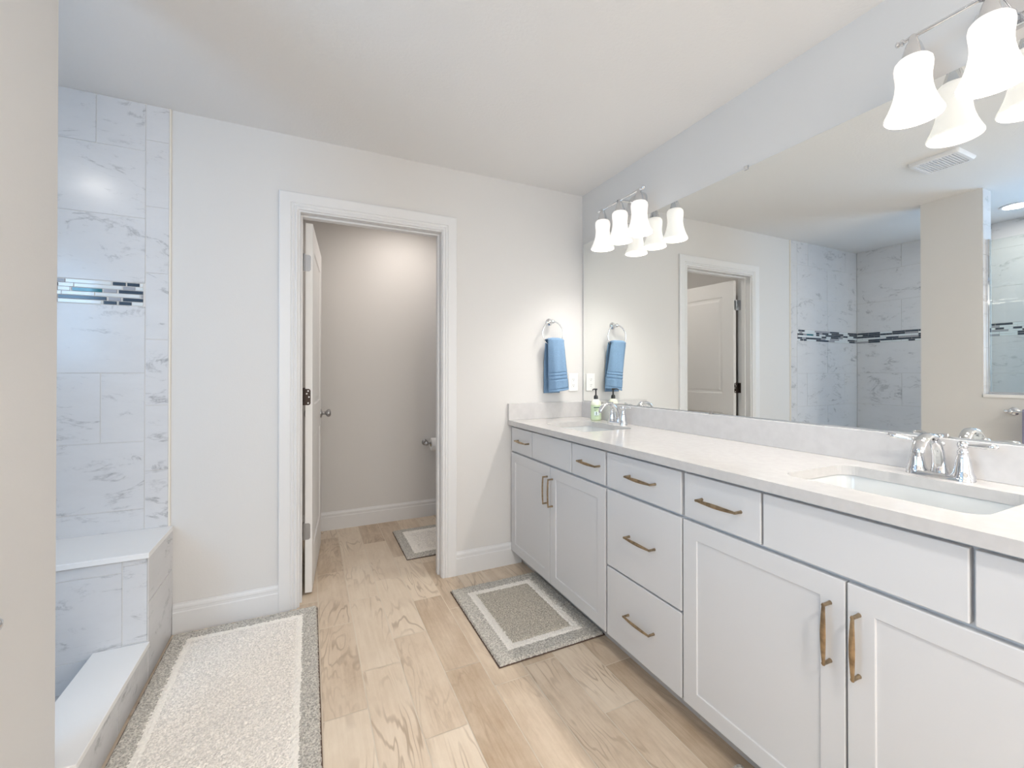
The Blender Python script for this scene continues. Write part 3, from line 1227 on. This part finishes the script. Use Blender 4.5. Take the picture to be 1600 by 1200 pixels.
# ------------------------------------------------------------------ soap bottle
sb = thing('soap_bottle', 'pale green pump bottle of hand soap standing in the counter corner', 'soap bottle', (1.630, 2.275, CZ1), radians(20))
bm = B()
lathe(bm, [(0.028, 0.0), (0.032, 0.003), (0.033, 0.008), (0.033, 0.098)], 32)
bt = obj('bottle', bm, M['soap'], sb, 50)
bm = B()
lathe(bm, [(0.033, 0.098), (0.0325, 0.106), (0.030, 0.116), (0.024, 0.126), (0.016, 0.132), (0.0115, 0.135)], 32, cap=False)
obj('shoulder', bm, M['soapneck'], sb, 60)
bm = B()
lathe(bm, [(0.0135, 0.134), (0.0135, 0.150), (0.011, 0.156), (0.006, 0.160), (0.0048, 0.164), (0.0048, 0.190)], 20)
box(bm, -0.009, 0.009, -0.0065, 0.0065, 0.190, 0.201, 0, 0.002)
tube(bm, [(-0.004, 0, 0.197), (-0.024, 0, 0.197), (-0.036, 0, 0.192)], [0.0045, 0.004, 0.0035], 10)
obj('pump', bm, M['black'], sb, 40)


def wrap(bm, a0, a1, z0, z1, r, mi=0, n=10):
    vs = [[bm.verts.new((r * cos(radians(a0 + (a1 - a0) * i / n)), r * sin(radians(a0 + (a1 - a0) * i / n)), z)) for i in range(n + 1)] for z in (z0, z1)]
    for i in range(n):
        bm.faces.new((vs[0][i], vs[0][i + 1], vs[1][i + 1], vs[1][i])).material_index = mi


bm = B()
wrap(bm, 150, 310, 0.010, 0.092, 0.0334, 0, 20)
wrap(bm, 192, 262, 0.080, 0.086, 0.0337, 1)
wrap(bm, 195, 235, 0.072, 0.0745, 0.0337, 1)
wrap(bm, 195, 222, 0.063, 0.065, 0.0337, 1)
wrap(bm, 196, 255, 0.034, 0.058, 0.0337, 2)
wrap(bm, 216, 224, 0.037, 0.056, 0.0339, 1, 3)
wrap(bm, 205, 240, 0.030, 0.032, 0.0339, 1)
obj('bottle_label', bm, [M['label'], M['ink'], M['inkpale']], bt, recalc=False)

# ------------------------------------------------------------------ mirror
MZ0, MZ1 = 1.0255, 2.0985
loc = (1.70, 1.3, MZ0)
mr = thing('wall_mirror', 'wide frameless wall mirror above the vanity backsplash', 'mirror', loc)
bm = B()
box(bm, 1.6975, 1.7030, 0.09, 2.513, MZ0, MZ1)
obj('mirror_glass', off(bm, loc), M['mirror'], mr)
for y, z in ((1.269, MZ1), (0.5, MZ1), (2.1, MZ1), (1.455, MZ0), (0.62, MZ0), (2.2, MZ0)):
    bm = B()
    top = z > 1.5
    z0, z1 = (z - 0.008, z + 0.010) if top else (z - 0.005, z + 0.008)
    box(bm, 1.6945, 1.6972, y - 0.009, y + 0.009, z0, z1, 0, 0.001)
    if top:
        box(bm, 1.6972, 1.703, y - 0.009, y + 0.009, z + 0.001, z + 0.010)
    obj('mirror_clip', off(bm, loc), M['chrome'], mr)

# ------------------------------------------------------------------ vanity lights
LX = W - 0.133     # shade axis
def light_fixture(yc, label):
    root = thing('vanity_light', label, 'light fixture', (W - 0.0005, yc, 2.185), 0, 'vanity lights above the mirror')
    # local: -x into the room, y along the wall
    ax = LX - (W - 0.0005)
    bm = B()
    pts = rrect(0, 0, 0.055, 0.075, 0.045, 8)
    rs = [[bm.verts.new((-d, y * s, z * s)) for z, y in pts] for s, d in ((1.0, 0.0), (1.0, 0.012), (0.92, 0.020), (0.55, 0.026))]
    n = len(pts)
    for a, b in zip(rs[:-1], rs[1:]):
        for i in range(n):
            j = (i + 1) % n
            bm.faces.new((a[i], a[j], b[j], b[i]))
    bm.faces.new(rs[0]); bm.faces.new(rs[-1])
    obj('wall_plate', bm, M['chrome'], root, 40)
    bm = B()
    tube(bm, [(-0.02, 0, -0.004), (-0.07, 0, 0.004), (ax, 0, 0.0)], 0.008, 12)
    obj('arm', bm, M['chrome'], root, 50)
    bm = B()
    tube(bm, [(ax, -0.190, 0), (ax, 0.190, 0)], 0.0055, 14)
    for s in (-1, 1):
        lathe(bm, [(0.0055, 0.0), (0.009, 0.003), (0.009, 0.008), (0.0065, 0.012), (0.009, 0.016), (0.006, 0.022), (0.002, 0.024)], 14, ax, 0, 0, 'y')
        if s < 0:
            pass
    obj('bar', bm, M['chrome'], root, 40)
    for s in (-1, 1):
        bm = B()
        lathe(bm, [(0.0055, 0.0), (0.0095, 0.003), (0.0095, 0.008), (0.0065, 0.012), (0.009, 0.016), (0.006, 0.021), (0.002, 0.023)], 14, 0, 0, 0, 'y')
        if s < 0:
            bmesh.ops.scale(bm, vec=(1, -1, 1), verts=bm.verts[:])
        bmesh.ops.translate(bm, verts=bm.verts[:], vec=(ax, s * 0.180, 0))
        obj('finial', bm, M['chrome'], root, 40)
    for k in (-1, 0, 1):
        y = k * 0.160
        bm = B()
        lathe(bm, [(0.006, 0.006), (0.010, 0.002), (0.012, -0.012), (0.019, -0.026), (0.026, -0.050), (0.029, -0.066), (0.029, -0.070)], 24, ax, y, 0)
        so = obj('socket', bm, M['chrome'], root, 40)
        bm = B()
        z0 = -0.064
        prof = [(0.024, 0.0), (0.036, -0.002), (0.0425, -0.010), (0.0445, -0.022), (0.0435, -0.036), (0.0415, -0.052), (0.0410, -0.068), (0.0425, -0.086),
                (0.0465, -0.106), (0.0525, -0.126), (0.0590, -0.143), (0.0645, -0.155), (0.0675, -0.162), (0.0680, -0.166), (0.0655, -0.168),
                (0.0625, -0.158), (0.0560, -0.142), (0.0495, -0.125), (0.0435, -0.105), (0.0395, -0.085), (0.038, -0.068), (0.0385, -0.052), (0.0405, -0.036), (0.0415, -0.022), (0.0395, -0.011), (0.034, -0.005), (0.024, -0.003)]
        lathe(bm, [(r_, h_ + z0) for r_, h_ in prof], 40, ax, y, 0, cap=False)
        obj('lamp_shade', bm, M['shade'], root, 60)
        bm = B()
        lathe(bm, [(0.004, -0.080), (0.016, -0.086), (0.024, -0.100), (0.0275, -0.118), (0.025, -0.134), (0.017, -0.145), (0.006, -0.1495), (0.001, -0.150)], 20, ax, y, -0.045)
        obj('bulb', bm, M['bulb'], so, 60)
    return root


light_fixture(1.962, 'chrome three-shade vanity light above the mirror in the corner by the towel ring')
light_fixture(0.478, 'chrome three-shade vanity light above the mirror nearest the camera, cut by the frame')

# ------------------------------------------------------------------ ceiling fittings
def recessed(x, y, which, label):
    root = thing('recessed_light', label, 'ceiling light', (x, y, H - 0.0005), 0, 'recessed ceiling lights')
    bm = B()
    lathe(bm, [(0.088, 0.0), (0.090, -0.004), (0.084, -0.008), (0.072, -0.007), (0.068, -0.001)], 36)
    obj('trim_ring', bm, M['plate'], root, 50)
    bm = B()
    lathe(bm, [(0.0672, -0.0015), (0.0672, -0.004), (0.002, -0.0045)], 36)
    obj('lens', bm, M['can_' + which], root)
    return root


recessed(-1.26, 1.29, 'shower', 'round recessed ceiling light over the shower seen in the mirror')
recessed(0.35, -0.75, 'room', 'added fill light, round and recessed in the ceiling behind the camera')  # out of view, added to brighten the main room
recessed(0.70, 3.22, 'toilet', 'added fill light, round and recessed in the unseen toilet room ceiling')  # unseen fixture, added to brighten the toilet room

ev = thing('exhaust_fan_grille', 'square white exhaust fan grille on the ceiling seen in the mirror', 'vent', (0.118, 1.205, H - 0.0005))
bm = B()
hx_, hy_ = 0.115, 0.115
pts0 = rrect(0, 0, hx_, hy_, 0.02, 5)
rs = [[bm.verts.new((x * s, y * s, z)) for x, y in pts0] for s, z in ((1, 0), (1, -0.008), (0.93, -0.02), (0.80, -0.021), (0.78, -0.012))]
n = len(pts0)
for a, b in zip(rs[:-1], rs[1:]):
    for i in range(n):
        j = (i + 1) % n
        bm.faces.new((a[i], a[j], b[j], b[i]))
bm.faces.new(rs[-1]); bm.faces.new(list(reversed(rs[0])))
obj('frame', bm, M['vent'], ev, 35)
bm = B()
for i in range(13):
    y = -0.084 + i * 0.014
    box(bm, -0.088, 0.088, y - 0.0045, y + 0.0045, -0.019, -0.0125)
obj('slats', bm, M['vent'], ev)

# ------------------------------------------------------------------ towel ring and hand towel
RX, RZ = 1.437, 1.552
tr = thing('towel_ring', 'chrome towel ring on the wall beside the mirror', 'towel ring', (RX, D - 0.0005, RZ))
bm = B()
lathe(bm, [(0.025, 0.0), (0.026, 0.005), (0.022, 0.011), (0.013, 0.016), (0.010, 0.026), (0.011, 0.040), (0.014, 0.046), (0.0145, 0.054), (0.010, 0.061), (0.003, 0.064)], 26, 0, 0, 0, 'y')
bmesh.ops.scale(bm, vec=(1, -1, 1), verts=bm.verts[:])
obj('post', bm, M['chrome'], tr, 45)
bm = B()
torus(bm, (0, -0.053, -0.078), 0.078, 0.0048)
obj('ring', bm, M['chrome'], tr, 180)

loc = (1.46, D - 0.06, 1.09)
tw = thing('hand_towel', 'blue terry hand towel hanging folded through the chrome towel ring', 'towel', loc)


def towel_mesh():
    bm = B()
    yr = D - 0.0535       # plane of the ring
    nu, front, backn = 26, 110, 44
    rows = []
    # centre line: up the back, over the ring's bottom, down the front
    ztop = 1.441
    path = []
    for i in range(backn + 1):
        t = i / backn
        path.append(('b', t))
    for i in range(1, 9):
        path.append(('o', i / 9))
    for i in range(front + 1):
        path.append(('f', i / front))
    for kind, t in path:
        row = []
        for j in range(nu + 1):
            u = -1 + 2 * j / nu
            if kind == 'b':
                z = 1.082 + (ztop - 0.012 - 1.082) * t
                k = 1 - t
                hw = 0.058 + 0.002 * k
                cx = 1.447 + 0.004 * k
                y = D - 0.012 - 0.030 * t ** 3 - 0.006 * (1 - u * u) * t
                y = min(y, D - 0.012)
                x = cx + u * hw
                y -= 0.004 * (1 + cos(u * 5.0)) * 0.5
            elif kind == 'o':
                a = pi * t
                z = ztop - 0.012 + 0.012 * sin(a) - 0.010 * (abs(u) ** 4)
                hw = 0.060
                x = 1.443 + u * hw
                y = D - 0.042 - 0.046 * (1 - cos(a)) / 2
                y -= 0.006 * (1 - u * u)
            else:
                k = t
                z = ztop - 0.012 - (ztop - 0.012 - 1.098) * t + 0.02 * k * (u * 0.5)
                hw = 0.060 + 0.013 * k
                cx = 1.443 + 0.034 * k
                bulge = (0.012 + 0.022 * k) * (1 - u * u)
                y = D - 0.088 + 0.010 * k - bulge + 0.004 * sin(u * 6 + t * 3) * k
                # left edge turns back to the wall as a fold
                if u < -0.55:
                    y += (abs(u) - 0.55) / 0.45 * 0.016 * (0.4 + k)
                if u > 0.75:
                    y += (u - 0.75) / 0.25 * 0.012
                x = cx + u * hw
                # woven bands near the hem
                for zb in (1.216, 1.196, 1.174, 1.112):
                    d = abs(z - 0.02 * k * (u * 0.5) - zb)
                    if d < 0.006:
                        y += 0.006 * (1 - d / 0.006)
            nz = noise.noise(Vector((x * 42, z * 30, y * 30)))
            row.append(bm.verts.new((x + 0.0008 * nz, y - 0.0016 * abs(nz), z)))
        rows.append(row)
    for a, b in zip(rows[:-1], rows[1:]):
        for j in range(nu):
            f = bm.faces.new((a[j], a[j + 1], b[j + 1], b[j]))
            zc = (a[j].co.z + b[j].co.z) / 2
            if a[j].co.y < D - 0.075 and any(abs(zc - zb) < 0.0038 for zb in (1.216, 1.196, 1.174)):
                f.material_index = 1
    return bm


o = obj('cloth', off(towel_mesh(), loc), [M['towel'], M['towelband']], tw, 180)
md = o.modifiers.new('thickness', 'SOLIDIFY')
md.thickness = 0.007
md.offset = 0

# outlet
ol = thing('wall_outlet', 'white duplex outlet plate on the wall between towel and mirror', 'outlet', (1.6265, D - 0.0003, 1.15))
bm = B()
box(bm, -0.0365, 0.0365, -0.006, 0.0, -0.060, 0.060, 0, 0.0025)
obj('cover_plate', bm, M['plate'], ol)
bm = B()
box(bm, -0.0165, 0.0165, -0.0078, -0.0055, -0.034, 0.034, 0, 0.0015)
rc = obj('receptacle', bm, M['plate'], ol)
for zc in (-0.0195, 0.0195):
    bm = B()
    box(bm, -0.0072, -0.0052, -0.0082, -0.0075, zc - 0.002, zc + 0.006)
    box(bm, 0.0048, 0.0066, -0.0082, -0.0075, zc - 0.001, zc + 0.005)
    lathe(bm, [(0.0022, 0.0), (0.0022, 0.0007)], 10, 0, -0.0082, zc - 0.008, 'y')
    obj('slots', bm, M['slot'], rc)

# ------------------------------------------------------------------ towel bar, its towel, low fitting on the left wall
tb = thing('towel_bar', 'chrome towel bar on the half wall seen in the mirror', 'towel bar', (XL + 0.0005, 0.84, 0.972))
for y in (0.285, -0.285):
    bm = B()
    lathe(bm, [(0.025, 0.0), (0.026, 0.005), (0.021, 0.011), (0.012, 0.016), (0.0095, 0.028), (0.0095, 0.044), (0.0135, 0.052), (0.0135, 0.066), (0.009, 0.072), (0.002, 0.074)], 24, 0, y, 0, 'x')
    obj('post', bm, M['chrome'], tb, 45)
bm = B()
tube(bm, [(0.059, -0.30, 0), (0.059, 0.30, 0)], 0.008, 14)
for s in (-1, 1):
    tube(bm, [(0.059, s * 0.297, 0), (0.059, s * 0.303, 0), (0.059, s * 0.312, 0), (0.059, s * 0.316, 0)], [0.008, 0.0115, 0.0105, 0.003], 14)
obj('bar', bm, M['chrome'], tb, 45)

loc = (XL + 0.06, 0.80, 0.5)
bt_ = thing('bath_towel', 'lavender bath towel hanging on the chrome towel bar', 'towel', loc)
bm = B()
rows = []
xb_ = XL + 0.0595
for i in range(61):
    t = i / 60
    row = []
    for j in range(31):
        y = 0.60 + 0.47 * j / 30
        if t < 0.45:
            z = 0.42 + (0.972 - 0.42) * t / 0.45
            x = xb_ - 0.016
        elif t < 0.55:
            a = pi * (t - 0.45) / 0.1
            x = xb_ - 0.016 * cos(a)
            z = 0.972 + 0.016 * sin(a)
        else:
            z = 0.972 - (0.972 - 0.40) * (t - 0.55) / 0.45
            x = xb_ + 0.016
        wv = 0.004 * sin(j * 0.9) * abs(t - 0.5) * 2
        row.append(bm.verts.new((x + wv, y, z)))
    rows.append(row)
for a, b in zip(rows[:-1], rows[1:]):
    for j in range(30):
        bm.faces.new((a[j], a[j + 1], b[j + 1], b[j]))
o = obj('cloth', off(bm, loc), M['lav'], bt_, 180)
md = o.modifiers.new('thickness', 'SOLIDIFY')
md.thickness = 0.008
md.offset = 0

wf = thing('wall_hook', 'small rounded chrome fitting low on the wall at the left edge', 'hook', (XL + 0.0005, 1.250, 0.705))
bm = B()
lathe(bm, [(0.022, 0.0), (0.022, 0.004), (0.016, 0.009), (0.008, 0.012)], 24, 0, 0, 0, 'x')
obj('rosette', bm, M['chrome'], wf, 45)
bm = B()
lathe(bm, [(0.008, 0.010), (0.008, 0.030), (0.013, 0.036), (0.014, 0.043), (0.010, 0.049), (0.002, 0.051)], 20, 0, 0, 0, 'x')
obj('knob', bm, M['chrome'], wf, 45)

# ------------------------------------------------------------------ toilet paper in the toilet room
th = thing('toilet_paper_holder', 'satin nickel toilet paper holder on the toilet room wall', 'toilet paper holder', (0.965, YW - 0.0005, 0.628))
for x in (-0.085, 0.085):
    bm = B()
    lathe(bm, [(0.024, 0.0), (0.025, 0.004), (0.020, 0.010), (0.011, 0.015), (0.009, 0.03), (0.009, 0.055), (0.0165, 0.062), (0.019, 0.074), (0.0165, 0.086), (0.006, 0.092), (0.001, 0.093)], 24, 0, 0, 0, 'y')
    bmesh.ops.scale(bm, vec=(1, -1, 1), verts=bm.verts[:])
    bmesh.ops.translate(bm, verts=bm.verts[:], vec=(x, 0, 0))
    obj('post', bm, M['nickel'], th, 45)
bm = B()
tube(bm, [(-0.08, -0.074, 0), (0.08, -0.074, 0)], 0.008, 14)
obj('roller', bm, M['nickel'], th, 45)
loc = (0.965, YW - 0.0745, 0.628)
tp = thing('toilet_paper_roll', 'white toilet paper roll on the holder half hidden by the door frame', 'toilet paper', loc)
bm = B()
r0 = lathe(bm, [(0.021, -0.05), (0.052, -0.05), (0.053, -0.047), (0.053, 0.047), (0.052, 0.05), (0.021, 0.05)], 36, 0, 0, -0.011, 'x', cap=False)
obj('paper', bm, M['paper'], tp, 45)
bm = B()
lathe(bm, [(0.0215, -0.05), (0.0215, 0.05), (0.0195, 0.05), (0.0195, -0.05), (0.0215, -0.05)], 28, 0, 0, -0.011, 'x', cap=False)
obj('core', bm, M['card'], tp, 45)

# ------------------------------------------------------------------ bath mats
def bath_mat(label, x0, x1, y0, y1, border, band, mats, h=0.016, step=0.0048, seed=1, rot=0.0, backing=True):
    rnd = random.Random(seed)
    cx, cy = (x0 + x1) / 2, (y0 + y1) / 2
    root = thing('bath_mat', label, 'bath mat', (cx, cy, 0.0), rot, 'bath mats on the plank floor')
    hx, hy = (x1 - x0) / 2, (y1 - y0) / 2
    nx, ny = int(2 * hx / step), int(2 * hy / step)
    bm = B()
    V = []
    for i in range(nx + 1):
        col = []
        for j in range(ny + 1):
            x = -hx + 2 * hx * i / nx
            y = -hy + 2 * hy * j / ny
            d = min(hx - abs(x), hy - abs(y))
            edge = min(1.0, d / 0.012)
            edge = sqrt(max(0.0, 1 - (1 - edge) ** 2))
            b1 = border
            gro = 0.0
            for line in (border, border + band):
                q = abs(d - line)
                if q < 0.008:
                    gro = max(gro, 1 - q / 0.008)
            z = 0.004 + h * edge * (0.80 + 0.20 * rnd.random() + 0.18 * noise.noise(Vector((x * 55 + seed, y * 55, 0)))) - 0.0035 * gro
            jit = step * 0.42
            col.append(bm.verts.new((x + rnd.uniform(-jit, jit), y + rnd.uniform(-jit, jit), z)))
        V.append(col)
    for i in range(nx):
        for j in range(ny):
            f = bm.faces.new((V[i][j], V[i + 1][j], V[i + 1][j + 1], V[i][j + 1]))
            c = f.calc_center_median()
            d = min(hx - abs(c.x), hy - abs(c.y)) + rnd.uniform(-0.0025, 0.0025)
            f.material_index = 0 if d < border else (1 if d < border + band else 2)
    obj('pile', bm, mats, root, recalc=False)
    bm = B()
    e = 0.003
    box(bm, -hx - e, hx + e, -hy - e, hy + e, 0.0006, 0.0052, 0, 0.001)
    obj('backing', bm, M['rug_back'], root)
    return root


bath_mat('large bath mat with cream centre and grey border beside the shower curb', -0.560, 0.036, 1.02, 2.485, 0.064, 0.026,
         [M['rug_grey'], M['rug_cream'], M['rug_mix']], 0.018, 0.0050, 2)
bath_mat('grey bath mat with thin cream frame partly under the corner sink cabinet', 0.706, 1.231, 1.655, 2.342, 0.072, 0.038,
         [M['rug_grey'], M['rug_cream'], M['rug_taupe']], 0.013, 0.0046, 3)
bath_mat('cream bath mat on the toilet room floor past the doorway', 0.572, 1.10, 2.868, 3.412, 0.060, 0.05,
         [M['rug_grey'], M['rug_cream'], M['rug_mix']], 0.013, 0.0052, 4)
bath_mat('grey bath mat at the bottom edge beneath the near sink cabinet', 0.70, 1.195, 0.235, 0.922, 0.072, 0.038,
         [M['rug_grey'], M['rug_cream'], M['rug_taupe']], 0.016, 0.0046, 6)
